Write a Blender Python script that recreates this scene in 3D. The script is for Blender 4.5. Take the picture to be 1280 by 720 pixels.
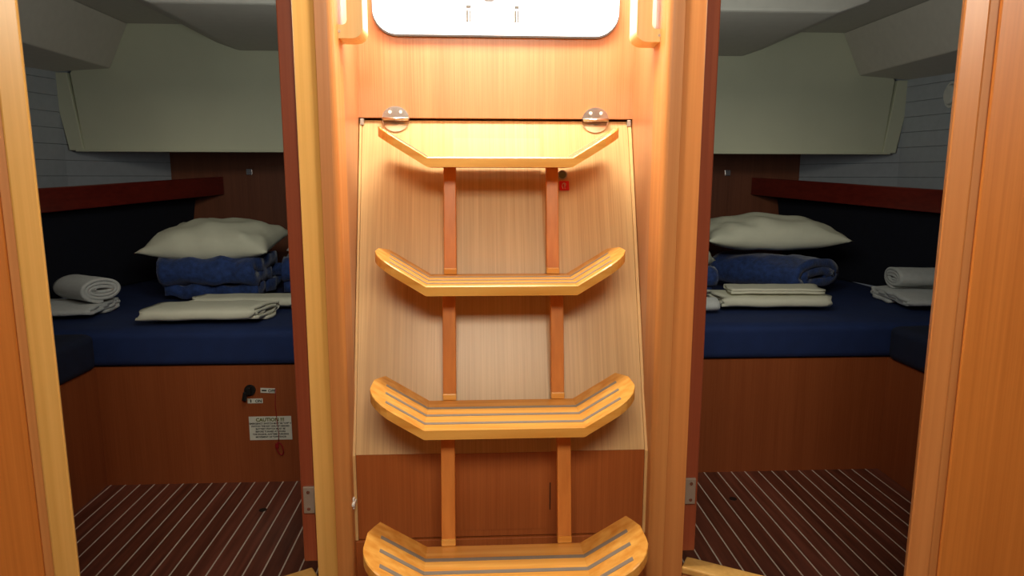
import bpy, bmesh, math, random
from math import sin, cos, pi, radians
from mathutils import Vector, Matrix, noise
random.seed(4)
for o in list(bpy.data.objects): bpy.data.objects.remove(o)
SC = bpy.context.scene
COL = SC.collection

# ------------------------------------------------------------------ camera
CAM_LOC = Vector((-0.06, 0.0, 1.2)); PITCH = radians(9.3); YAW = radians(3.1); ROLL = radians(0.1)
fw = Vector((sin(YAW)*cos(PITCH), cos(YAW)*cos(PITCH), -sin(PITCH)))
rt = Vector((cos(YAW), -sin(YAW), 0)); up = rt.cross(fw)
cxv = rt*cos(ROLL) + up*sin(ROLL); cyv = up*cos(ROLL) - rt*sin(ROLL)
cd = bpy.data.cameras.new('camera'); cam = bpy.data.objects.new('camera', cd); COL.objects.link(cam)
M4 = Matrix((cxv, cyv, -fw)).transposed().to_4x4(); M4.translation = CAM_LOC
cam.matrix_world = M4
cd.sensor_width = 36; cd.lens = 853/1280*36; cd.clip_start = 0.02
SC.camera = cam
SC.view_settings.view_transform = 'Standard'; SC.view_settings.look = 'None'
SC.view_settings.gamma = 1; SC.view_settings.use_curve_mapping = False
SC.view_settings.exposure = 0.0

# ------------------------------------------------------------------ world and lights
w = bpy.data.worlds.new('world'); SC.world = w; w.use_nodes = True
w.node_tree.nodes['Background'].inputs[0].default_value = (0.75, 0.8, 0.9, 1)
w.node_tree.nodes['Background'].inputs[1].default_value = 0.05
def area(name, loc, target, sx, sy, power, col):
    l = bpy.data.lights.new(name, 'AREA'); l.shape = 'RECTANGLE'; l.size = sx; l.size_y = sy
    l.energy = power; l.color = col
    o = bpy.data.objects.new(name, l); COL.objects.link(o); o.location = loc
    o.rotation_euler = (Vector(target)-Vector(loc)).to_track_quat('-Z', 'Y').to_euler()
    return o
area('companionway_lamp', (0, 1.55, 2.06), (0, 1.70, 1.0), 0.44, 0.20, 17.5, (1.0, 0.93, 0.76))
area('saloon_lamp', (0, -0.3, 2.0), (0, 0.9, 0.9), 0.8, 0.4, 27, (1.0, 0.89, 0.70))
for s in (-1, 1):
    area('cabin_fill_lamp', (0.05+s*0.60, 1.85, 1.42), (0.05+s*1.35, 3.6, 1.45), 0.25, 0.35, 4.1, (0.94, 1.0, 0.90))  # added fill, out of view beside the door leaf, to brighten each cabin
    area('side_strip_lamp', (s*0.335, 1.70, 1.78), (s*0.20, 1.72, 1.3), 0.06, 0.10, 1.0, (1.0, 0.95, 0.80))

# ------------------------------------------------------------------ materials
def srgb(r, g, b):
    f = lambda c: (c/255/12.92) if c/255 <= .04045 else ((c/255+.055)/1.055)**2.4
    return (f(r), f(g), f(b), 1)
def mat_new(name):
    m = bpy.data.materials.new(name); m.use_nodes = True
    nt = m.node_tree; return m, nt, nt.nodes['Principled BSDF']
def wood(name, c1, c2, axis='Z', rough=.35, fine=260, wide=9, coat=.25, contrast=1.0, stretch=.012, bump=.05):
    m, nt, b = mat_new(name); N = nt.nodes; L = nt.links
    tc = N.new('ShaderNodeTexCoord'); mp = N.new('ShaderNodeMapping')
    L.new(tc.outputs['Object'], mp.inputs[0])
    sc = {'X': (stretch, 1, 1), 'Y': (1, stretch, 1), 'Z': (1, 1, stretch), 'ZY': (1, stretch, stretch)}[axis]
    mp.inputs['Scale'].default_value = sc
    n1 = N.new('ShaderNodeTexNoise'); n1.inputs['Scale'].default_value = fine; n1.inputs['Detail'].default_value = 3
    n2 = N.new('ShaderNodeTexNoise'); n2.inputs['Scale'].default_value = wide*3; n2.inputs['Detail'].default_value = 4
    n2.inputs['Distortion'].default_value = .6
    L.new(mp.outputs[0], n1.inputs['Vector']); L.new(mp.outputs[0], n2.inputs['Vector'])
    mx = N.new('ShaderNodeMath'); mx.operation = 'MULTIPLY_ADD'; mx.inputs[1].default_value = .55
    mx2 = N.new('ShaderNodeMath'); mx2.operation = 'MULTIPLY'; mx2.inputs[1].default_value = .45
    L.new(n2.outputs['Fac'], mx2.inputs[0]); L.new(n1.outputs['Fac'], mx.inputs[0]); L.new(mx2.outputs[0], mx.inputs[2])
    cr = N.new('ShaderNodeValToRGB'); h = .16/contrast
    cr.color_ramp.elements[0].position = .5-h; cr.color_ramp.elements[0].color = c1
    cr.color_ramp.elements[1].position = .5+h; cr.color_ramp.elements[1].color = c2
    L.new(mx.outputs[0], cr.inputs[0]); L.new(cr.outputs[0], b.inputs['Base Color'])
    b.inputs['Roughness'].default_value = rough; b.inputs['Coat Weight'].default_value = coat; b.inputs['Coat Roughness'].default_value = .25
    bp = N.new('ShaderNodeBump'); bp.inputs['Strength'].default_value = bump; bp.inputs['Distance'].default_value = .002
    L.new(n1.outputs['Fac'], bp.inputs['Height']); L.new(bp.outputs[0], b.inputs['Normal'])
    return m
def plain(name, c, rough=.5, metal=0, var=.06, scale=30, bump=0, bscale=400, sheen=0, emit=None, es=0):
    m, nt, b = mat_new(name); N = nt.nodes; L = nt.links
    tc = N.new('ShaderNodeTexCoord')
    n = N.new('ShaderNodeTexNoise'); n.inputs['Scale'].default_value = scale; n.inputs['Detail'].default_value = 4
    L.new(tc.outputs['Object'], n.inputs['Vector'])
    cr = N.new('ShaderNodeValToRGB')
    cr.color_ramp.elements[0].position = .3; cr.color_ramp.elements[1].position = .7
    cr.color_ramp.elements[0].color = tuple(x*(1-var) for x in c[:3])+(1,)
    cr.color_ramp.elements[1].color = tuple(min(1, x*(1+var)) for x in c[:3])+(1,)
    L.new(n.outputs['Fac'], cr.inputs[0]); L.new(cr.outputs[0], b.inputs['Base Color'])
    b.inputs['Roughness'].default_value = rough; b.inputs['Metallic'].default_value = metal
    if sheen: b.inputs['Sheen Weight'].default_value = sheen; b.inputs['Sheen Roughness'].default_value = .4
    if bump:
        n3 = N.new('ShaderNodeTexNoise'); n3.inputs['Scale'].default_value = bscale; n3.inputs['Detail'].default_value = 2
        L.new(tc.outputs['Object'], n3.inputs['Vector'])
        bp = N.new('ShaderNodeBump'); bp.inputs['Strength'].default_value = bump; bp.inputs['Distance'].default_value = .003
        L.new(n3.outputs['Fac'], bp.inputs['Height']); L.new(bp.outputs[0], b.inputs['Normal'])
    if emit: b.inputs['Emission Color'].default_value = emit; b.inputs['Emission Strength'].default_value = es
    return m
M = {}
M['veneer'] = wood('cherry_veneer', srgb(178, 116, 72), srgb(198, 138, 92), 'Z', .4, 300, 8, .15)
M['board'] = wood('pale_cherry_veneer', srgb(186, 146, 92), srgb(214, 176, 120), 'ZY', .42, 330, 22, .2, .9)
M['board_mid'] = wood('greyer_pale_veneer', srgb(184, 150, 104), srgb(210, 178, 130), 'ZY', .42, 330, 22, .2, .9)
M['lower'] = wood('red_brown_veneer', srgb(158, 84, 38), srgb(180, 102, 50), 'Z', .4, 320, 8, .15)
M['trim'] = wood('honey_maple_trim', srgb(212, 162, 84), srgb(232, 184, 106), 'Z', .33, 90, 6, .3)
M['trim_warm'] = wood('warm_cherry_trim', srgb(198, 126, 68), srgb(218, 148, 86), 'Z', .33, 90, 6, .3)
M['post'] = wood('orange_cherry_post', srgb(196, 126, 66), srgb(216, 150, 86), 'Z', .5, 90, 6, .12)
M['panel'] = wood('orange_cherry_panel', srgb(190, 112, 44), srgb(212, 132, 58), 'Z', .4, 150, 7, .2)
M['step'] = wood('varnished_step_wood', srgb(218, 146, 58), srgb(242, 184, 94), 'X', .25, 60, 10, .6, 1.1, stretch=.05)
M['leg'] = wood('varnished_ladder_leg', srgb(194, 114, 46), srgb(214, 136, 62), 'Z', .5, 80, 7, .12)
M['rail'] = wood('pale_maple_rail', srgb(222, 186, 122), srgb(238, 206, 144), 'Z', .45, 90, 6, .1)
M['edge'] = plain('pale_edge_strip', srgb(216, 176, 118), .45)
M['door'] = wood('mahogany_door_edge', srgb(132, 60, 38), srgb(158, 82, 54), 'Z', .35, 120, 6, .3)
M['mahog'] = wood('dark_mahogany_rail', srgb(96, 26, 20), srgb(122, 38, 28), 'Y', .3, 80, 6, .4)
M['bulk'] = wood('aft_bulkhead_veneer', srgb(112, 62, 40), srgb(134, 78, 52), 'Z', .45, 260, 8, .1)
M['bunk'] = wood('bunk_front_veneer', srgb(148, 74, 36), srgb(168, 90, 48), 'Z', .42, 260, 8, .15)
M['plankm'] = wood('walnut_plank', srgb(98, 52, 40), srgb(134, 76, 60), 'Y', .38, 60, 7, .25, 1.3, stretch=.06)
M['plankd'] = wood('dark_walnut_plank', srgb(84, 44, 34), srgb(120, 66, 50), 'Y', .38, 60, 7, .25, 1.3, stretch=.06)
M['strip'] = plain('white_inlay_strip', srgb(226, 214, 200), .5)
M['inlay'] = plain('grey_antislip_inlay', srgb(134, 124, 114), .75, bump=.4, bscale=900)
M['cream'] = plain('cream_gelcoat', srgb(212, 214, 190), .45, var=.03, scale=4)
M['ceil'] = plain('grey_headliner', srgb(190, 186, 178), .7, var=.03)
M['boxm'] = plain('grey_locker_face', srgb(206, 200, 190), .6, var=.03)
M['hull'] = plain('grey_hull_lining', srgb(176, 182, 190), .6, var=.04)
M['navy'] = plain('navy_sheet', srgb(20, 42, 92), .85, var=.12, scale=14, sheen=.0, bump=.25, bscale=300)
M['navyd'] = plain('dark_navy_cushion', srgb(16, 26, 54), .9, var=.12, bump=.3, bscale=350)
M['black'] = plain('black_navy_backrest', srgb(12, 15, 32), .9, var=.15, bump=.3, bscale=350)
M['plush'] = plain('plush_blue_blanket', srgb(38, 62, 118), .9, var=.35, scale=45, sheen=.25, bump=.8, bscale=160)
M['pillow'] = plain('white_pillow_cotton', srgb(220, 220, 200), .85, var=.02, bump=.15, bscale=40)
M['sheet'] = plain('white_bed_linen', srgb(224, 222, 202), .85, var=.02, bump=.2, bscale=60)
M['towel'] = plain('white_terry_towel', srgb(212, 214, 212), .95, var=.05, scale=60, bump=.8, bscale=420, sheen=.3)
M['chrome'] = plain('polished_steel', srgb(214, 206, 200), .22, 1, var=.05)
M['steel'] = plain('brushed_steel', srgb(176, 168, 158), .45, .55, var=.06)
M['dark'] = plain('black_plastic', srgb(22, 20, 20), .5)
M['gap'] = plain('dark_joint', srgb(60, 32, 20), .8)
M['grey'] = plain('grey_latch_plastic', srgb(92, 90, 88), .6)
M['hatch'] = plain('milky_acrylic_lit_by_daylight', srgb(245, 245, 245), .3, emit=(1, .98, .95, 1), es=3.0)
M['white'] = plain('white_label', srgb(226, 226, 214), .6)
M['whitep'] = plain('white_plastic', srgb(230, 230, 226), .4)
M['green'] = plain('olive_print', srgb(96, 104, 20), .7)
M['ink'] = plain('dark_print', srgb(40, 44, 40), .7)
M['red'] = plain('red_sticker', srgb(214, 24, 40), .5)
M['cord'] = plain('red_cord', srgb(150, 14, 20), .6)
M['portg'] = plain('grey_green_port', srgb(96, 104, 84), .5)
M['shell'] = plain('saloon_wall', srgb(190, 150, 110), .6)
M['shellf'] = plain('saloon_floor', srgb(96, 56, 40), .5)

# ------------------------------------------------------------------ helpers
def link(name, me, mat, parent=None, smooth=False):
    o = bpy.data.objects.new(name, me); COL.objects.link(o)
    if mat is not None: me.materials.append(mat)
    if parent is not None:
        o.parent = parent
        if parent.type == 'EMPTY' or parent.location.length > 0: pass
    if smooth:
        for p in me.polygons: p.use_smooth = True
    return o
def fin(name, bm, mat, parent=None, smooth=False):
    bmesh.ops.recalc_face_normals(bm, faces=bm.faces)
    me = bpy.data.meshes.new(name); bm.to_mesh(me); bm.free()
    return link(name, me, mat, parent, smooth)
def tag(o, label=None, cat=None, group=None, kind=None):
    if label: o['label'] = label
    if cat: o['category'] = cat
    if group: o['group'] = group
    if kind: o['kind'] = kind
    return o
def empty(name, loc=(0, 0, 0), rz=0):
    o = bpy.data.objects.new(name, None); COL.objects.link(o); o.location = loc; o.rotation_euler = (0, 0, rz)
    o.empty_display_size = .05
    return o
def add_box(bm, lo, hi, mat4=None, bev=0):
    c = [(a+b)/2 for a, b in zip(lo, hi)]; s = [abs(b-a) for a, b in zip(lo, hi)]
    r = bmesh.ops.create_cube(bm, size=1, matrix=Matrix.Translation(c) @ Matrix.Diagonal((*s, 1)))
    vs = r['verts']
    if bev:
        es = list({e for v in vs for e in v.link_edges})
        rr = bmesh.ops.bevel(bm, geom=es, offset=bev, segments=2, affect='EDGES', profile=.5)
        vs = list({v for f in rr['faces'] for v in f.verts} | {v for v in vs if v.is_valid})
    if mat4 is not None: bmesh.ops.transform(bm, matrix=mat4, verts=vs)
    return vs
def box(name, lo, hi, mat, parent=None, bev=0, mat4=None):
    bm = bmesh.new(); add_box(bm, lo, hi, mat4, bev); return fin(name, bm, mat, parent)
def prism(name, pts, a, b, mat, parent=None, axis='Z', bev=0, smooth=False):
    """pts 2-D outline; extruded along axis from a to b. Z: (x,y); Y: (x,z); X: (y,z)"""
    bm = bmesh.new()
    f = {'Z': lambda p, t: (p[0], p[1], t), 'Y': lambda p, t: (p[0], t, p[1]), 'X': lambda p, t: (t, p[0], p[1])}[axis]
    A = [bm.verts.new(f(p, a)) for p in pts]; B = [bm.verts.new(f(p, b)) for p in pts]
    n = len(pts)
    bm.faces.new(A); bm.faces.new(B[::-1])
    for i in range(n): bm.faces.new((A[i], A[(i+1) % n], B[(i+1) % n], B[i]))
    bmesh.ops.recalc_face_normals(bm, faces=bm.faces)
    if bev: bmesh.ops.bevel(bm, geom=list(bm.edges), offset=bev, segments=2, affect='EDGES', profile=.5)
    o = fin(name, bm, mat, parent)
    if smooth:
        for p in o.data.polygons: p.use_smooth = len(p.vertices) == 4
    return o
def cyl(name, p0, p1, r, mat, parent=None, seg=24, r2=None):
    p0 = Vector(p0); p1 = Vector(p1); d = p1-p0
    bm = bmesh.new()
    bmesh.ops.create_cone(bm, cap_ends=True, segments=seg, radius1=r, radius2=r if r2 is None else r2, depth=d.length,
        matrix=Matrix.Translation((p0+p1)/2) @ d.to_track_quat('Z', 'Y').to_matrix().to_4x4())
    o = fin(name, bm, mat, parent)
    for p in o.data.polygons: p.use_smooth = len(p.vertices) == 4
    return o
def tube_bm(bm, pts, r, seg=8):
    pts = [Vector(p) for p in pts]; rings = []
    for i, p in enumerate(pts):
        d = (pts[min(i+1, len(pts)-1)]-pts[max(i-1, 0)]).normalized()
        q = d.to_track_quat('Z', 'Y')
        rings.append([bm.verts.new(p + q @ Vector((r*cos(2*pi*k/seg), r*sin(2*pi*k/seg), 0))) for k in range(seg)])
    for a, b in zip(rings, rings[1:]):
        for k in range(seg): bm.faces.new((a[k], a[(k+1) % seg], b[(k+1) % seg], b[k]))
    bm.faces.new(rings[0]); bm.faces.new(rings[-1][::-1])
def tube(name, pts, r, mat, parent=None, seg=8):
    bm = bmesh.new(); tube_bm(bm, pts, r, seg); return fin(name, bm, mat, parent, True)
def text(name, lines, mat, parent, M_, shift=0.0):
    """lines: (string, size, x, y); one mesh in the local plane placed by matrix M_"""
    bm = bmesh.new()
    for s, size, x, y in lines:
        cu = bpy.data.curves.new('t', 'FONT'); cu.body = s; cu.size = size; cu.align_x = 'CENTER'; cu.extrude = .0002; cu.offset = size*.03
        cu.resolution_u = 2
        o = bpy.data.objects.new('t', cu); COL.objects.link(o)
        dg = bpy.context.evaluated_depsgraph_get(); dg.update()
        me = bpy.data.meshes.new_from_object(o.evaluated_get(dg))
        me.transform(Matrix.Translation((x, y, 0)))
        bm.from_mesh(me); bpy.data.meshes.remove(me)
        bpy.data.objects.remove(o); bpy.data.curves.remove(cu)
    bmesh.ops.transform(bm, matrix=M_, verts=bm.verts)
    me = bpy.data.meshes.new(name); bm.to_mesh(me); bm.free()
    return link(name, me, mat, parent)
def facing(x, y, z):   # plane standing upright, facing -Y (towards the saloon)
    return Matrix.Translation((x, y, z)) @ Matrix.Rotation(pi/2, 4, 'X')
def nz(p, s, seed=0): return noise.noise(Vector((p[0]*s+seed, p[1]*s-seed, p[2]*s+2*seed)))

# ================================================================== SALOON SHELL
ST = lambda o: tag(o, kind='structure')
ST(box('floor', (-1.75, -2.2, -.05), (1.75, 1.5, 0), M['shellf']))
ST(box('ceiling', (-1.75, -2.2, 2.1), (1.75, 1.95, 2.14), M['whitep']))
ST(box('wall_left', (-1.8, -2.2, 0), (-1.75, .80, 2.1), M['shell']))
ST(box('wall_right', (1.75, -2.2, 0), (1.8, .80, 2.1), M['shell']))
ST(box('wall_forward', (-1.8, -2.25, 0), (1.8, -2.2, 2.1), M['shell']))

# ---- the recess of the companionway (side walls flare a little going aft)
for s, nm in ((-1, 'left'), (1, 'right')):
    ST(prism('wall_recess_'+nm, [(s*.352, 1.535), (s*.368, 1.93), (s*.385, 1.93), (s*.385, 1.535)], 0, 2.1, M['veneer']))
    ST(prism('wall_recess_ledge_'+nm, [(s*.385, 1.54), (s*.40, 1.54), (s*.40, 4.25), (s*.385, 4.25)], 0, 2.1, M['bulk']))
ST(box('wall_recess_back', (-.38, 1.95, 0), (.38, 1.97, 2.1), M['veneer']))

# ---- posts, casings, door openings, outer panels
DIR = Vector((.866, -.5))           # outboard and forward along the angled partition
for s, nm in ((-1, 'left'), (1, 'right')):
    # rounded corner post
    pts = [(.352, 1.60), (.352, 1.520)]
    for k in range(7):
        a = pi + (pi/2)*k/6
        pts.append((.352+.016+.016*cos(a), 1.520+.016*sin(a)))
    pts += [(.389, 1.502), (.389, 1.60)]
    o = prism('trim_1' if s < 0 else 'trim_2', [(s*x, y) for x, y in pts], 0, 2.1, M['post'], smooth=False); ST(o)
    def plan(p0, t0, t1, d0, d1):    # quad: along DIR from t0..t1, depth d0..d1 behind the face
        nrm = Vector((.5, .866))
        q = [p0+DIR*t0+nrm*d0, p0+DIR*t1+nrm*d0, p0+DIR*t1+nrm*d1, p0+DIR*t0+nrm*d1]
        return [(s*v.x, v.y) for v in q]
    P0 = Vector((.390, 1.508))
    ST(prism('trim_3' if s < 0 else 'trim_4', [(s*.390, 1.508), (s*.4307, 1.4845), (s*.4307, 1.507), (s*.390, 1.532)], 0, 2.1, M['trim'] if s < 0 else M['trim_warm'], bev=.002))
    PJ = Vector((.832, 1.262))
    ST(prism('trim_5' if s < 0 else 'trim_6', plan(PJ, 0, .040, 0, .045), 0, 2.1, M['trim'] if s < 0 else M['trim_warm'], bev=.003))
    ST(prism('trim_7' if s < 0 else 'trim_8', plan(PJ, .040, .056, .012, .04), 0, 2.1, M['post']))
    ST(prism('wall_outer_'+nm, plan(PJ, .054, 1.2, -.002 if s > 0 else .004, .03), 0, 2.1, M['panel'], bev=.004))
    # header above and threshold below the opening
    ST(prism('trim_9' if s < 0 else 'trim_10', plan(P0, .047, .512, .002, .04), 1.76, 2.1, M['trim'], bev=.002))
    ST(prism('trim_11' if s < 0 else 'trim_12', plan(P0, .047, .512, .004, .045), 0, .263, M['trim_warm']))
    ST(prism('trim_13' if s < 0 else 'trim_14', plan(P0, .046, .513, -.004, .050), .259, .277, M['trim'], bev=.004))
    # door leaf, standing open into the cabin, its hinge edge towards the saloon
    d = ST(prism('door_1' if s < 0 else 'door_2', [(s*.4365, 1.512), (s*.469, 1.512), (s*.469, 2.11), (s*.4365, 2.11)], .300, 1.74, M['door'], bev=.003))
    h = box('hinge', (s*.436, 1.505, .425) if s > 0 else (-.462, 1.505, .425), (s*.462, 1.512, .49) if s > 0 else (-.436, 1.512, .49), M['steel'], d, bev=.0015)
    cyl('hinge_barrel', (s*.434, 1.506, .423), (s*.434, 1.506, .492), .0035, M['steel'], h, 12)
    for z in (.437, .478): cyl('screw', (s*.450, 1.5055, z), (s*.450, 1.5025, z), .004, M['chrome'], h, 12)

# ---- upper back panel with the lit hatch board
ST(box('wall_recess_upper', (-.3675, 1.87, 1.352), (.3675, 1.89, 2.1), M['veneer'], bev=.001))
def rrect(x0, x1, z0, z1, r, n=8):
    out = []
    for cx_, cz_, a0 in ((x1-r, z1-r, 0), (x0+r, z1-r, pi/2), (x0+r, z0+r, pi), (x1-r, z0+r, 3*pi/2)):
        for k in range(n+1):
            a = a0+pi/2*k/n; out.append((cx_+r*cos(a), cz_+r*sin(a)))
    return out
wn = ST(prism('window_1', rrect(-.318, .318, 1.562, 1.98, .060), 1.852, 1.869, M['hatch'], axis='Y'))
prism('window_edge', rrect(-.321, .321, 1.557, 1.985, .063), 1.858, 1.8695, M['grey'], wn, axis='Y')
for x in (-.072, .052):
    lt = box('latch', (x-.007, 1.842, 1.592), (x-.002, 1.852, 1.620), M['grey'], wn, bev=.001)
    box('latch_arm', (x+.001, 1.842, 1.592), (x+.004, 1.852, 1.620), M['grey'], lt, bev=.001)
    box('latch_head', (x-.007, 1.842, 1.626), (x+.005, 1.852, 1.632), M['grey'], lt, bev=.001)
prism('latch_knob', rrect(-.035, -.005, 1.643, 1.665, .008, 4), 1.84, 1.852, M['grey'], wn, axis='Y')

# ================================================================== ENGINE COVER
def by(z): return 1.545+.42*(z-.548)           # front face of the sloping board
ec = tag(empty('engine_cover', (0, 1.56, 0)), 'tall sloping pale wood cover panel behind the ladder, hinged along its top', 'engine cover')
E0 = Vector((0, 1.56, 0))
def slab(name, x0, x1, z0, z1, off, thick, mat, parent, x0t=None, x1t=None, bev=0):
    x0t = x0 if x0t is None else x0t; x1t = x1 if x1t is None else x1t
    bm = bmesh.new(); V = []
    for dy in (off, off+thick):
        for x, z in ((x0, z0), (x1, z0), (x1t, z1), (x0t, z1)): V.append(bm.verts.new(Vector((x, by(z)+dy, z))-E0))
    for q in ((0, 1, 2, 3), (7, 6, 5, 4), (0, 4, 5, 1), (1, 5, 6, 2), (2, 6, 7, 3), (3, 7, 4, 0)): bm.faces.new([V[i] for i in q])
    bmesh.ops.recalc_face_normals(bm, faces=bm.faces)
    if bev: bmesh.ops.bevel(bm, geom=list(bm.edges), offset=bev, segments=2, affect='EDGES', profile=.5)
    return fin(name, bm, mat, parent)
slab('board', -.345, .345, .549, 1.346, 0, .016, M['board'], ec, -.357, .354)
slab('middle_panel', -.118, .118, .549, 1.30, -.003, .004, M['board_mid'], ec, -.116, .114)
lo = ST(box('wall_recess_lower', (-.345, 1.545, .335), (.345, 1.56, .5485), M['lower']))
box('middle_panel', (-.120, 1.543, .352), (.112, 1.546, .548), M['lower'], lo)
for x in (-.124, .117): box('slot', (x-.0012, 1.5435, .40), (x+.0012, 1.546, .47), M['gap'], lo)
ST(box('trim_15', (-.352, 1.540, 0), (.352, 1.565, .331), M['lower'], bev=.0015))
for s in (-1, 1):
    slab('edge_strip', s*.352, s*.3455, .549, 1.346, -.003, .014, M['edge'], ec, s*.3635, s*.355 if s > 0 else -.358)
    box('edge_strip', (min(s*.352, s*.3455), 1.541, .334), (max(s*.352, s*.3455), 1.553, .549), M['edge'], lo)
    br = box('corner_bracket', (s*.357-.005, by(1.34)-.008-1.56, 1.333), (s*.357+.005, by(1.34)+.004-1.56, 1.350), M['steel'], ec, bev=.001)
for x in (-.268, .265):      # round two-leaf hinges joining cover and upper panel
    zc = 1.349; yc = 1.868
    hg = cyl('hinge', (x-.034, yc-.006-1.56, zc), (x+.034, yc-.006-1.56, zc), .0045, M['chrome'], ec, 16)
    for half in (0, 1):
        pts = [(.036*cos(pi*k/16), .033*sin(pi*k/16)*(1 if half else -1)) for k in range(17)]
        bm = bmesh.new(); A = []; B = []
        for px_, pz_ in pts:
            z = zc+pz_; yy = (1.8695 if half else by(z)) - 1.56
            A.append(bm.verts.new((x+px_, yy-.004, z))); B.append(bm.verts.new((x+px_, yy+.001, z)))
        n = len(A); bm.faces.new(A); bm.faces.new(B[::-1])
        for i in range(n): bm.faces.new((A[i], A[(i+1) % n], B[(i+1) % n], B[i]))
        fin('hinge_leaf', bm, M['chrome'], hg)
    for dx in (-.014, .014):
        cyl('screw', (x+dx, 1.8665-1.56, zc+.018), (x+dx, 1.8635-1.56, zc+.018), .0045, M['whitep'], hg, 12)

# extinguisher port and its red sticker on the cover
def on_board(x, z): return Vector((x, by(z)-.0045, z))
TILT = math.atan(.42)
pt = tag(empty('extinguisher_port', on_board(.171, 1.204)), 'small round grey-green plug in the sloping cover, under the top step', 'port')
cyl('port_rim', (0, .005, 0), (0, -.002, 0), .0125, M['steel'], pt, 28)
cyl('port_disc', (0, .001, 0), (0, -.0035, 0), .0095, M['portg'], pt, 24)
st = tag(empty('fire_sticker', on_board(.175, 1.176)), 'small square red sticker with a white fire hose symbol, below the round plug', 'sticker')
st.rotation_euler = (-TILT, 0, 0)
box('sticker_sheet', (-.0125, -.001, -.0125), (.0125, .004, .0125), M['red'], st)
bm = bmesh.new()
tube_bm(bm, [(-.004, -.0014, -.009), (-.006, -.0014, -.002), (-.005, -.0014, .004), (0, -.0014, .007), (.004, -.0014, .004), (.003, -.0014, 0), (.0005, -.0014, -.004), (.0015, -.0014, -.009)], .0008, 6)
tube_bm(bm, [(-.001, -.0014, .0045), (.0012, -.0014, .002), (0, -.0014, -.001)], .0008, 6)
fin('hose_symbol', bm, M['white'], st)

# ================================================================== LADDER
TH = .0235; HB = .171; HT = .290; RISE = .073; DEP = .190
ladder = tag(empty('companionway_ladder', (0, 1.55, 0)), 'varnished wooden companionway ladder of four steps with upturned ends and grey inlays', 'ladder')
def zoff(x): return 0 if abs(x) <= HB else RISE*(abs(x)-HB)/(HT-HB)
def fy(x):     # front edge, rounded towards the tips
    r = .055; d = HT-abs(x)
    return 0 if d >= r else (r - math.sqrt(max(0, r*r-(r-d)**2)))*1.15
def bk(x):
    r = .016; d = HT-abs(x)
    return DEP if d >= r else DEP-(r-d)*4.0
def step_mesh():
    xs = [-HT, -HT+.001, -HT+.004, -HT+.009, -HT+.017, -HT+.028, -HT+.042, -HT+.062, -HB, 0]
    xs = xs + [-x for x in xs[:-1]][::-1]
    bm = bmesh.new(); rows = []
    for x in xs:
        y0, y1 = fy(x), bk(x); z = zoff(x)
        rows.append([bm.verts.new((x, y, z+dz)) for y, dz in ((y0, -TH), (y0, -.003), (y0+.003, 0), (y1-.003, 0), (y1, -.003), (y1, -TH))])
    for a, b in zip(rows, rows[1:]):
        for k in range(6): bm.faces.new((a[k], a[(k+1) % 6], b[(k+1) % 6], b[k]))
    bm.faces.new(rows[0]); bm.faces.new(rows[-1][::-1])
    bmesh.ops.recalc_face_normals(bm, faces=bm.faces)
    me = bpy.data.meshes.new('step'); bm.to_mesh(me); bm.free(); me.materials.append(M['step']); return me
def inlay_mesh(f, hx):
    y = DEP*f; wd = .0118; xs = [-hx, -HB, HB, hx]; bm = bmesh.new(); rows = []
    for x in xs:
        z = zoff(x)
        rows.append([bm.verts.new((x, yy, z+dz)) for yy, dz in ((y, -.002), (y, .0008), (y+wd, .0008), (y+wd, -.002))])
    for a, b in zip(rows, rows[1:]):
        for k in range(4): bm.faces.new((a[k], a[(k+1) % 4], b[(k+1) % 4], b[k]))
    bm.faces.new(rows[0]); bm.faces.new(rows[-1][::-1]); bmesh.ops.recalc_face_normals(bm, faces=bm.faces)
    me = bpy.data.meshes.new('inlay'); bm.to_mesh(me); bm.free(); me.materials.append(M['inlay']); return me
SM = step_mesh(); IM = [inlay_mesh(.145, .254), inlay_mesh(.41, .260), inlay_mesh(.665, .264)]
STEPS = [(1.625, 1.2445), (1.515, .9575), (1.380, .6725), (1.225, .3865)]
for y, z in STEPS:
    so = bpy.data.objects.new('step', SM); COL.objects.link(so); so.parent = ladder; so.location = (0, y-1.55, z)
    for me in IM:
        io = bpy.data.objects.new('inlay', me); COL.objects.link(io); io.parent = so
LEGS = [(1.735, 1.222, 1.690, .958, .1285), (1.610, .935, 1.566, .673, .1295), (1.452, .650, 1.412, .387, .1300)]
LC = .006
for (ya, za, yb, zb, hs) in LEGS:
    for s in (-1, 1):
        x = LC+s*hs; wd = .0155
        bm = bmesh.new(); V = []
        for yy, z in ((yb, zb), (ya, za)):
            for dx, dy in ((-wd, 0), (wd, 0), (wd, .022), (-wd, .022)): V.append(bm.verts.new((x+dx, yy+dy-1.55, z)))
        for q in ((0, 1, 2, 3), (4, 5, 6, 7), (0, 1, 5, 4), (1, 2, 6, 5), (2, 3, 7, 6), (3, 0, 4, 7)): bm.faces.new([V[i] for i in q])
        bmesh.ops.recalc_face_normals(bm, faces=bm.faces)
        bmesh.ops.bevel(bm, geom=list(bm.edges), offset=.002, segments=2, affect='EDGES', profile=.5)
        lg = fin('leg', bm, M['leg'], ladder)
        tag(box('leg_foot', (x-wd-.0005, yb-.0012-1.55, zb), (x+wd+.0005, yb+.0232-1.55, zb+.016), M['step'], lg, bev=.002), 'paler block at the foot of the upright')
for s in (-1, 1):    # the ladder's lowest legs, down to the saloon floor
    x = LC+s*.131
    box('leg', (x-.0155, 1.30-1.55, 0), (x+.0155, 1.322-1.55, .363), M['leg'], ladder, bev=.002)

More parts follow.
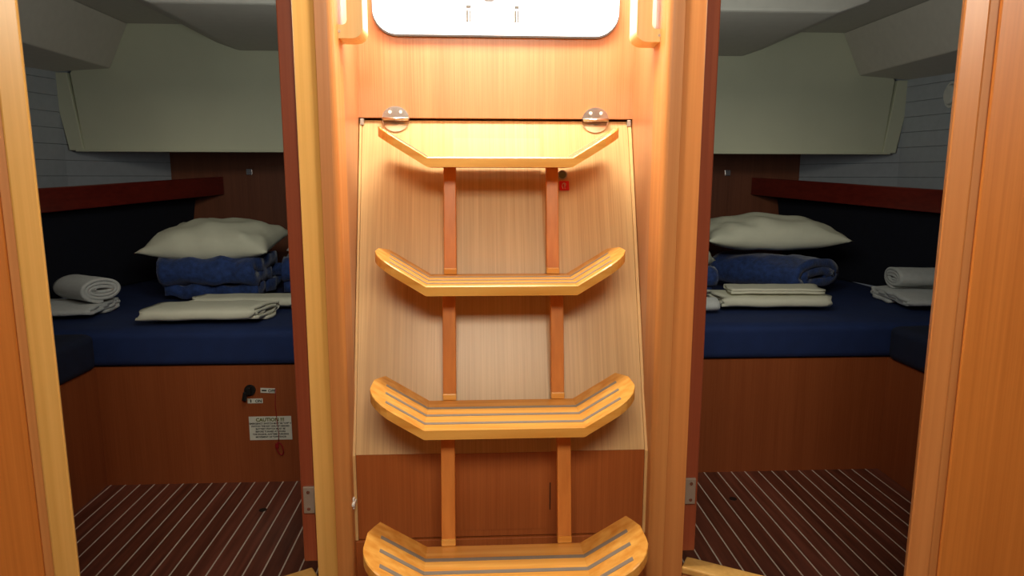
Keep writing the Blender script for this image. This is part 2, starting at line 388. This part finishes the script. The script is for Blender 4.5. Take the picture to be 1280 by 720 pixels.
# ================================================================== GRAB RAILS
for s, side in ((-1, 'left'), (1, 'right')):
    # outline in (x, z): a bracket loop standing off the side wall
    xo, xi = .361, .299
    g = tag(empty('grab_rail', (s*.361, 1.56, 1.494)), 'pale wooden grab handle, rounded lower end, %s of the lit hatch board' % side, 'handle', 'grab handles')
    out = []
    out += [(xo, 1.494)]
    for k in range(9):
        a = -pi/2 - (pi/2)*k/8
        out.append((xi+.026+.026*cos(a), 1.494+.022+.022*sin(a)))
    out += [(xi, 1.80), (xi+.034, 1.80)]
    for k in range(7):
        a = pi + (pi/2)*k/6
        out.append((xi+.034+.010+.010*cos(a), 1.522+.010+.010*sin(a)))
    out += [(xo, 1.522)]
    prism('handle_loop', [(s*(x-.361), z-1.494) for x, z in out], 0, .072, M['rail'], g, axis='Y')
    cyl('fixing_screw', (s*(.350-.361), .0005, .014), (s*(.350-.361), -.0012, .014), .003, M['steel'], g, 10)

# little white catch on the left post
c = tag(empty('wall_catch', (-.3535, 1.530, .437)), 'tiny white cross-shaped catch on the left post beside the ladder', 'catch')
box('catch_plate', (0, -.008, -.013), (.005, .004, .013), M['whitep'], c, bev=.001)
box('catch_arm', (0, -.016, -.003), (.007, .012, .004), M['whitep'], c, bev=.001)

# ================================================================== AFT CABINS
XC = .05
def cabin(s):
    AI = .452 if s < 0 else .352
    nm = 'left' if s < 0 else 'right'
    X = lambda a: XC + s*a
    def bx(name, a0, a1, y0, y1, z0, z1, mat, parent=None, bev=0):
        return box(name, (min(X(a0), X(a1)), y0, z0), (max(X(a0), X(a1)), y1, z1), mat, parent, bev)
    # floor with planks and white inlays
    fl = ST(bx('floor', .40, 1.66, 1.50, 2.62, -.05, -.004, M['dark']))
    x0 = -1.494 if s < 0 else .873+.0568*12
    p = .0554 if s < 0 else -.0568
    for k in range(-2, 19):
        xa = x0+p*k; xb = xa+p; lo_, hi_ = min(xa, xb), max(xa, xb)
        if s < 0: lo_, hi_ = max(lo_, -1.52), min(hi_, -.42)
        else: lo_, hi_ = max(lo_, .42), min(hi_, 1.62)
        if hi_-lo_ < .01: continue
        box('plank', (lo_+.002, 1.52, -.004), (hi_-.002, 2.61, 0), M['plankm'] if random.random() < .5 else M['plankd'], fl)
        box('inlay_strip', (hi_-.0023, 1.52, -.004), (hi_+.0023, 2.61, .0004), M['strip'], fl)
    cyl('finger_hole', (-.838 if s < 0 else .905, 2.365, -.002), (-.838 if s < 0 else .905, 2.365, .0012), .014, M['dark'], fl, 20)
    # bunk front and side bench front
    bk_ = tag(empty('bunk_base', (X(1.0), 2.6, 0)), 'dark orange wooden bunk front under the navy mattress in the %s cabin' % nm, 'bunk', 'bunk bases')
    o = bx('front_panel', AI, 1.558, 2.6, 2.62, 0, .478, M['bunk']); o.parent = bk_; o.matrix_parent_inverse = Matrix.Translation((-X(1.0), -2.6, 0))
    o = bx('side_panel', 1.558, 1.575, 1.55, 2.62, 0, .478, M['bunk']); o.parent = bk_; o.matrix_parent_inverse = Matrix.Translation((-X(1.0), -2.6, 0))
    o = bx('bunk_top', AI, 2.10, 2.62, 4.2, .455, .477, M['bunk']); o.parent = bk_; o.matrix_parent_inverse = Matrix.Translation((-X(1.0), -2.6, 0))
    # mattress: rounded, slightly soft
    def cushion(name, a0, a1, y0, y1, z0, z1, mat, label, r=.03, amp=.004, parent_cat='mattress'):
        bm = bmesh.new(); nx = max(6, int(abs(a1-a0)/.05)); ny = max(6, int((y1-y0)/.05)); 
        bmesh.ops.create_cube(bm, size=1)
        bmesh.ops.subdivide_edges(bm, edges=bm.edges[:], cuts=22, use_grid_fill=True)
        cx_, cy_, cz_ = (X(a0)+X(a1))/2, (y0+y1)/2, (z0+z1)/2
        hx, hy, hz = abs(a1-a0)/2, (y1-y0)/2, (z1-z0)/2
        for v in bm.verts:
            q = Vector((v.co.x*2, v.co.y*2, v.co.z*2))
            # denser near the edges, then rounded
            q = Vector([math.copysign(abs(t)**.55, t) for t in q])
            pnt = Vector((q.x*hx, q.y*hy, q.z*hz))
            core = Vector((max(-hx+r, min(hx-r, pnt.x)), max(-hy+r, min(hy-r, pnt.y)), max(-hz+r, min(hz-r, pnt.z))))
            d = pnt-core
            if d.length > 1e-6: pnt = core + d.normalized()*min(r, d.length if max(abs(q.x), abs(q.y), abs(q.z)) < .999 else r)
            wv = Vector((cx_, cy_, cz_))+pnt
            if q.z > -.9: pnt += Vector((0, 0, 1))*amp*nz(wv, 6, 3)*(1 if q.z > .5 else .3)
            if q.z > -.9 and q.y < -.9: pnt += Vector((0, amp*1.2*nz(wv, 9, 7), 0))
            v.co = pnt+Vector((0, 0, hz))
        o = fin(name, bm, mat, None, True); o.location = (cx_, cy_, z0)
        return tag(o, label, parent_cat)
    cushion('mattress', AI+.01, 2.04, 2.585, 4.15, .478, .620, M['navy'], 'wide navy blue mattress on the bunk of the %s cabin' % nm)
    cushion('side_cushion', 1.535, 2.25, 1.60, 2.580, .478, .618, M['navyd'], 'dark navy cushion at the outer side of the bunk in the %s cabin' % nm, parent_cat='cushion')
    # hull lining made of planks, following the hull aft and inwards
    hl = ST(prism('wall_hull_'+nm, [(X(2.62), 1.4), (X(2.30), 3.0), (X(2.19), 3.6), (X(1.93), 4.2), (X(1.96), 4.25), (X(2.25), 3.6), (X(2.66), 1.4)], .632, 1.95, M['hull']))
    path = [(2.59, 1.45), (2.30, 3.0), (2.17, 3.6), (1.915, 4.2)]
    for k in range(8):
        z0 = 1.12+k*.078; z1 = z0+.0768
        bm = bmesh.new(); rows = []
        for i, (a, y) in enumerate(path):
            rows.append([bm.verts.new((X(aa), y, z)) for aa, z in ((a+.02, z0), (a-.008, z0), (a-.010, z0+.002), (a-.010, z1-.002), (a-.008, z1), (a+.02, z1))])
        for r0, r1 in zip(rows, rows[1:]):
            for j in range(6): bm.faces.new((r0[j], r0[(j+1) % 6], r1[(j+1) % 6], r1[j]))
        bm.faces.new(rows[0]); bm.faces.new(rows[-1][::-1]); fin('plank', bm, M['hull'], hl)
    # aft wooden bulkhead with locker door
    bw = ST(bx('wall_aft_'+nm, .35, 2.05, 4.2, 4.22, .4, 1.95, M['bulk']))
    ld = bx('locker_door', .85, 1.455, 4.188, 4.2, .74, 1.262, M['bulk'], bw, bev=.002)
    lt = bx('latch', 1.428, 1.462, 4.180, 4.188, 1.205, 1.240, M['chrome'], ld, bev=.002)
    # inboard wall
    # cream moulding
    def poly(name, pts, y0, y1, mat, bev=0): return ST(prism(name, [(X(a), z) for a, z in pts], y0, y1, mat, axis='Y', bev=bev))
    cm = poly('wall_cream_'+nm, [(.36, 1.325), (2.065, 1.325), (2.10, 1.70), (1.90, 1.95), (.36, 1.95)], 3.6, 3.64, M['cream'], bev=.006)
    prism('edge_flange', [(X(2.062), 1.325), (X(2.132), 1.325), (X(2.195), 1.70), (X(2.11), 1.70)], 3.592, 3.64, M['cream'], cm, axis='Y', bev=.003)
    prism('lower_lip', [(X(.36), 1.318), (X(2.10), 1.318), (X(2.10), 1.330), (X(.36), 1.330)], 3.585, 3.66, M['cream'], cm, axis='Y', bev=.003)
    # ceiling, overhead outer box, cockpit well
    ST(bx('ceiling', .40, 2.3, 1.53, 3.62, 1.935, 1.96, M['ceil']))
    ST(prism('wall_overhead_'+nm, [(X(1.80), 1.934), (X(1.902), 1.722), (X(2.2), 1.700), (X(2.5), 1.700), (X(2.5), 1.934)], 1.55, 3.6, M['boxm'], axis='Y', bev=.006))
    ST(prism('wall_cockpit_'+nm, [(X(.40), 1.812), (X(1.27), 1.812), (X(1.38), 1.85), (X(1.49), 1.934), (X(.40), 1.934)], 2.64, 3.6, M['ceil'], axis='Y', bev=.012))
    # mahogany shelf rail running along the hull
    sh = tag(empty('shelf', (X(1.96), 3.0, 1.04)), 'dark red mahogany shelf along the outer side of the %s cabin' % nm, 'shelf', 'hull shelves')
    fr = Vector((1.96, 3.0)); L0 = Vector((2.32, 1.8)); L1 = Vector((1.60, 4.19))
    def shelfpart(name, w0, w1, zb0, zb1, mat):
        bm = bmesh.new(); V = []
        for (q, dz) in ((L0, -.05), (L1, .05)):
            for aa, z in ((q.x+w0, zb0), (q.x+w1, zb0), (q.x+w1, zb1), (q.x+w0, zb1)):
                V.append(bm.verts.new((X(aa)-X(1.96), q.y-3.0, z+dz-1.04)))
        for f in ((0, 1, 2, 3), (4, 5, 6, 7), (0, 1, 5, 4), (1, 2, 6, 5), (2, 3, 7, 6), (3, 0, 4, 7)): bm.faces.new([V[i] for i in f])
        bmesh.ops.recalc_face_normals(bm, faces=bm.faces); bmesh.ops.bevel(bm, geom=list(bm.edges), offset=.004, segments=2, affect='EDGES', profile=.5)
        return fin(name, bm, mat, sh)
    shelfpart('front_rail', 0, .022, 1.04, 1.145, M['mahog'])
    shelfpart('shelf_board', .02, .26, 1.05, 1.068, M['mahog'])
    # backrest padding below the shelf
    bm = bmesh.new(); V = []
    for q in (Vector((2.42, 1.8)), Vector((1.80, 4.18))):
        dz = -.05 if q.y < 3 else .05
        for aa, z in ((q.x+.03, .625), (q.x+.07, .625), (q.x, 1.03+dz), (q.x-.04, 1.03+dz)): V.append(bm.verts.new((X(aa)-X(2.1), q.y-3.0, z-.625)))
    for f in ((0, 1, 2, 3), (4, 5, 6, 7), (0, 1, 5, 4), (1, 2, 6, 5), (2, 3, 7, 6), (3, 0, 4, 7)): bm.faces.new([V[i] for i in f])
    bmesh.ops.recalc_face_normals(bm, faces=bm.faces); bmesh.ops.bevel(bm, geom=list(bm.edges), offset=.012, segments=3, affect='EDGES', profile=.5)
    o = fin('backrest_pad', bm, M['black']); o.location = (X(2.1), 3.0, .625)
    tag(o, 'near-black navy padding below the mahogany shelf, %s cabin' % nm, 'padding')
for s in (-1, 1): cabin(s)

# round white light on the right hull
lt = tag(empty('cabin_light', (2.262, 3.30, 1.595)), 'round white light on the grey plank lining of the right cabin, unlit', 'light')
lt.rotation_euler = (0, 0, radians(-8))
cyl('light_base', (.02, 0, 0), (-.012, 0, 0), .062, M['whitep'], lt, 32)
cyl('light_lens', (-.010, 0, 0), (-.026, 0, 0), .052, M['whitep'], lt, 32, .04)

# ---- switch, labels and cord on the left bunk front
Yb = 2.599
sw = tag(empty('battery_switch', (-.935, Yb, .381)), 'black turn key of a switch on the left bunk front', 'switch')
cyl('switch_base', (0, 0, 0), (0, -.010, 0), .021, M['dark'], sw, 24)
kb = bmesh.new(); add_box(kb, (-.008, -.030, -.012), (.008, -.009, .016), None, .002); add_box(kb, (-.019, -.026, -.040), (-.004, -.013, -.006), Matrix.Rotation(radians(12), 4, 'Y'), .002)
fin('switch_key', kb, M['dark'], sw)
def label(name, x, z, wd, ht, lab, cat, lines, mark=None, inkm=None, rot=0):
    t = tag(empty(name, (x, Yb, z)), lab, cat); t.rotation_euler = (0, rot, 0)
    box('label_sheet', (-wd/2, -.0015, -ht/2), (wd/2, .0005, ht/2), M['white'], t)
    if mark: box('position_mark', mark[0], mark[1], M['ink'], t)
    for nm_, ls, m in lines: text(nm_, ls, m, t, facing(0, -.0018, 0))
    return t
label('switch_label', -.867, .377, .058, .019, 'small white label reading OFF, right of the black switch key', 'label', [('lettering', [('OFF', .016, .014, -.006)], M['ink'])], ((-.024, -.0025, -.0025), (-.006, -.001, .0025)), rot=radians(3))
label('switch_label', -.919, .336, .058, .019, 'small white label reading ON, below the black switch key', 'label', [('lettering', [('ON', .016, .013, -.006)], M['ink'])], ((-.018, -.0025, -.006), (-.014, -.001, .006)))
label('caution_label', -.866, .224, .163, .096, 'white notice headed CAUTION with lines of small print on the left bunk front', 'notice',
    [('heading', [('CAUTION !!!', .0195, 0, .0285)], M['green']),
     ('small_print', [('EMERGENCY SWITCH MUST BE "OFF" !!', .0092, 0, .0165),
                      ('SWITCH THE KEY ONLY IF NEEDED', .0092, 0, .0055), ('BATTERY SWITCH MUST BE', .0092, 0, -.0055),
                      ('BEFORE TURNED AT WORK', .0092, 0, -.0165), ('THE ENGINE, ANYTIME TURNING', .0092, 0, -.0275),
                      ('MOVEMENT OF "OFF" KNOB', .0092, 0, -.0385)], M['ink'])])
cp = [(-.838, Yb-.004, .386), (-.842, Yb-.005, .32), (-.838, Yb-.006, .25), (-.834, Yb-.006, .20), (-.838, Yb-.005, .165)]
cr_ = tag(empty('pull_cord', cp[0]), 'thin red cord with a loop hanging across the caution notice', 'cord')
tube('cord', [Vector(p)-Vector(cp[0]) for p in cp], .0016, M['cord'], cr_)
loop = [(-.838+.012*sin(t)+.010*(1-cos(t))/2, Yb-.005, .140+.026*cos(t)) for t in [2*pi*k/20 for k in range(21)]]
tube('loop', [Vector(p)-Vector(cp[0]) for p in loop], .0026, M['cord'], cr_)
box('tag', (-.012, -.006, -.243), (.002, -.003, -.222), M['cord'], cr_, bev=.001)
rm = tag(box('red_tab', (-.003, -.006, -.008), (.003, .006, .008), M['cord']), 'tiny red tab on the side bench front in the right cabin', 'tab'); rm.location = (1.604, 2.08, .44)

# ================================================================== SOFT THINGS
def pillow(name, loc, L, W, H, rot, mat, seed, lab, tilt=(0, 0), pinch=1.0):
    n = 30; bm = bmesh.new(); T = {}; B = {}
    for i in range(n+1):
        for j in range(n+1):
            u = -1+2*i/n; v = -1+2*j/n
            # corners stick out as ears, sides curve in
            su = 1-.10*(1-v*v)*1.0*abs(u)**3; sv = 1-.13*(1-u*u)*abs(v)**3
            x = u*L/2*su; y = v*W/2*sv
            h = ((1-abs(u)**2.6)*(1-abs(v)**2.6))**.55*H/2
            wr = .018*nz((x, y, 0), 9, seed)*min(1, 3*h/H) + .010*max(0, 1-h/(H*.5))*nz((x, y, 1), 20, seed)
            crease = .012*sin((u*2.2+v*1.4)*5+3*nz((x, y, 0), 4, seed+1))*(abs(u)**2+abs(v)**2)*.5*min(1, 4*h/H)
            T[i, j] = bm.verts.new((x, y, h*1.15+wr+crease+H*.42))
            if 0 < i < n and 0 < j < n: B[i, j] = bm.verts.new((x, y, -h*.85+H*.42+wr*.3))
            else: B[i, j] = T[i, j]
    for i in range(n):
        for j in range(n):
            bm.faces.new((T[i, j], T[i+1, j], T[i+1, j+1], T[i, j+1]))
            q = [B[i, j], B[i, j+1], B[i+1, j+1], B[i+1, j]]
            if len(set(q)) == 4 and not all(a is b for a, b in zip(q, (T[i, j], T[i, j+1], T[i+1, j+1], T[i+1, j]))):
                try: bm.faces.new(q)
                except ValueError: pass
    o = fin(name, bm, mat, None, True); o.location = loc; o.rotation_euler = (tilt[0], tilt[1], rot)
    return tag(o, lab, 'pillow')
def ribbon(bm, path, th, x0, x1, nseg=14, seed=0, amp=.004, shear=0.0, endj=0.0, slant=0.0):
    """a sheet of thickness th whose cross-section follows path (y,z); it runs along x"""
    pts = [Vector(p) for p in path]
    # resample smooth
    res = []
    for a, b in zip(pts, pts[1:]):
        k = max(1, int((b-a).length/.012))
        res += [a.lerp(b, t/k) for t in range(k)]
    res.append(pts[-1]); N_ = len(res)
    nr = []
    for i in range(N_):
        d = (res[min(i+1, N_-1)]-res[max(i-1, 0)]).normalized(); nr.append(Vector((-d.y, d.x)))
    rows = []
    for k in range(nseg+1):
        t = k/nseg; row = []
        for i in range(N_):
            x = x0+(x1-x0)*t + shear*i/N_ + slant*res[i].x + (endj*nz((i*.05, 0, seed), 3, seed) if k in (0, nseg) else 0)
            off = Vector((amp*nz((x, res[i].x, res[i].y), 11, seed), amp*nz((x, res[i].x, res[i].y), 13, seed+5)))
            for sgn in (-.5, .5):
                q = res[i]+nr[i]*th*sgn+off
                row.append(bm.verts.new((x, q.x, q.y)))
        rows.append(row)
    for r0, r1 in zip(rows, rows[1:]):
        for i in range(N_-1):
            for sgn in (0, 1): bm.faces.new((r0[2*i+sgn], r0[2*i+2+sgn], r1[2*i+2+sgn], r1[2*i+sgn]))
        for i in (0, N_-1): bm.faces.new((r0[2*i], r0[2*i+1], r1[2*i+1], r1[2*i]))
    for r in (rows[0], rows[-1]):
        for i in range(N_-1): bm.faces.new((r[2*i], r[2*i+1], r[2*i+3], r[2*i+2]))
def serp(layers, depth, pitch, y0=0, z0=0, bulge=0):
    """serpentine fold path in (y,z)"""
    out = []
    for k in range(layers):
        z = z0+pitch*(k+.5)
        a, b = (y0, y0+depth) if k % 2 == 0 else (y0+depth, y0)
        n = 6
        for i in range(n+1):
            out.append((a+(b-a)*i/n, z))
        if k < layers-1:
            sg = 1 if b > a else -1
            for t in (.25, .5, .75): out.append((b+sg*pitch*.5*sin(pi*t), z+pitch*(1-cos(pi*t))/2))
    return out
def soft(name, builder, mat, loc, rot, lab, cat, sub=0):
    bm = bmesh.new(); builder(bm); bmesh.ops.recalc_face_normals(bm, faces=bm.faces)
    o = fin(name, bm, mat, None, True); o.location = loc; o.rotation_euler = (0, 0, rot)
    return tag(o, lab, cat)
def wrap(rx, rz, turns, th, n=110):
    out = []
    for i in range(n+1):
        t = i/n; k = t*turns*th*1.15; a = -pi/2+2*pi*turns*t
        ax, az = rx-k, max(.004, rz-k)
        c, s_ = cos(a), sin(a)
        out.append((rx+ax*math.copysign(abs(c)**.45, c), rz+th/2+az*math.copysign(abs(s_)**.7, s_)))
    return out
def spiral(rx, rz, turns, th, n=90, start=0.0, a0=0.0):
    out = []
    for i in range(n+1):
        t = i/n; k = 1-t*(turns*th*1.12/rz) if rz else 1
        k = max(.12, k); a = a0+2*pi*turns*t
        out.append((rx*cos(a)-(rx-rz)*(1-k)*cos(a)*.0, rz+rz*k*sin(a)) if False else ((rx-(1-k)*rz)*cos(a), rz+rz*k*sin(a)))
    return out
TZ = .624
# --- left cabin
def b_sheetL(bm):
    ribbon(bm, wrap(.105, .031, 2.0, .013), .0125, -.215, .215, 18, 3, .003, endj=.02, slant=.28)
soft('folded_sheet', b_sheetL, M['sheet'], (-1.150, 2.655, TZ), radians(3), 'wide folded white bed linen in front of the blue blanket, left cabin', 'bed linen')
def b_sheetL2(bm):
    ribbon(bm, wrap(.075, .026, 2.0, .011), .0105, -.24, .20, 18, 8, .004, endj=.03, slant=.30)
soft('folded_sheet', b_sheetL2, M['sheet'], (-1.05, 2.945, TZ), radians(2), 'folded white bed linen tucked behind the wider one, left cabin', 'bed linen')
def b_blanketL(bm):
    ribbon(bm, serp(3, .30, .064, 0, 0), .060, -.235, .20, 24, 21, .022, endj=.03)
soft('folded_blanket', b_blanketL, M['plush'], (-1.27, 3.20, TZ+.012), radians(-3), 'folded plush blue blanket under the plump white pillow, left cabin', 'blanket')
pillow('pillow', (-1.30, 3.38, TZ+.190), .60, .42, .175, radians(-2), M['pillow'], 2, 'plump white pillow with pointed corners on the blue blanket, left cabin', (radians(9), 0))
def b_blanketL2(bm):
    ribbon(bm, serp(3, .28, .058), .054, -.15, .20, 16, 31, .014, endj=.015)
soft('folded_blanket', b_blanketL2, M['plush'], (-.84, 3.34, TZ+.01), radians(6), 'folded blue blanket half hidden by the left door edge', 'blanket')
pillow('pillow', (-.80, 3.50, TZ+.170), .34, .38, .19, radians(3), M['towel'], 9, 'white pillow half hidden by the left door edge', (radians(6), 0))
def b_towL(bm):
    ribbon(bm, wrap(.145, .020, 1.6, .013), .0125, -.19, .185, 16, 41, .005, endj=.02)
soft('folded_towel', b_towL, M['towel'], (-1.80, 2.765, TZ+.001), radians(4), 'flat folded white towel under the rolled towel, left cabin', 'towel')
def b_rollL(bm):
    ribbon(bm, spiral(.080, .050, 3.4, .0125, 120, a0=-pi/2), .0125, -.115, .115, 16, 45, .003)
soft('rolled_towel', b_rollL, M['towel'], (-1.715, 2.97, TZ+.054), radians(146), 'rolled white towel with its spiral end towards the door, left cabin', 'towel')
# --- right cabin
def b_sheetR(bm):
    ribbon(bm, wrap(.115, .030, 2.0, .0125), .012, -.245, .225, 18, 51, .003, endj=.03, slant=-.05)
    ribbon(bm, [(y, z+.070) for y, z in serp(2, .15, .0115, .04, 0)], .0105, -.21, .20, 16, 55, .003, endj=.02, slant=.1)
soft('folded_sheet', b_sheetR, M['sheet'], (1.255, 2.82, TZ+.001), radians(-2), 'folded white bed linen in front of the rolled blue blanket, right cabin', 'bed linen')
def b_blanketR(bm):
    ribbon(bm, spiral(.185, .085, 1.9, .040, 90, a0=-pi/2), .038, -.25, .25, 20, 61, .012, endj=.02)
soft('rolled_blanket', b_blanketR, M['plush'], (1.46, 3.38, TZ+.022), radians(122), 'loosely rolled plush blue blanket with its end showing, right cabin', 'blanket')
pillow('pillow', (1.43, 3.44, TZ+.215), .72, .42, .165, radians(-1), M['pillow'], 14, 'flat wide white pillow on the rolled blue blanket, right cabin', (radians(5), 0))
def b_blanketR2(bm):
    ribbon(bm, serp(3, .20, .052), .048, -.18, .07, 14, 71, .012, endj=.015)
soft('folded_blanket', b_blanketR2, M['plush'], (.985, 3.12, TZ+.01), radians(6), 'folded blue blanket half hidden by the right door edge', 'blanket')
pillow('pillow', (.90, 3.20, TZ+.150), .30, .30, .12, radians(-30), M['pillow'], 19, 'white pillow corner just showing past the right door edge', (radians(4), radians(14)))
def b_towR0(bm):
    ribbon(bm, spiral(.05, .028, 2.2, .012, 60), .011, -.14, .045, 12, 75, .003)
soft('rolled_towel', b_towR0, M['towel'], (.925, 2.83, TZ+.006), radians(4), 'rolled white towel end just showing past the right door edge', 'towel')
def b_towR(bm):
    ribbon(bm, wrap(.20, .024, 1.6, .016), .015, -.17, .17, 16, 81, .006, endj=.02)
soft('folded_towel', b_towR, M['towel'], (1.985, 2.78, TZ+.001), radians(-8), 'flat folded white towel at the outer side, right cabin', 'towel')
def b_rollR(bm):
    ribbon(bm, spiral(.082, .046, 3, .0125, 100, a0=-pi/2), .0125, -.15, .12, 16, 85, .003)
soft('rolled_towel', b_rollR, M['towel'], (2.05, 3.06, TZ+.064), radians(-8), 'rolled white towel lying on the flat towel, right cabin', 'towel')
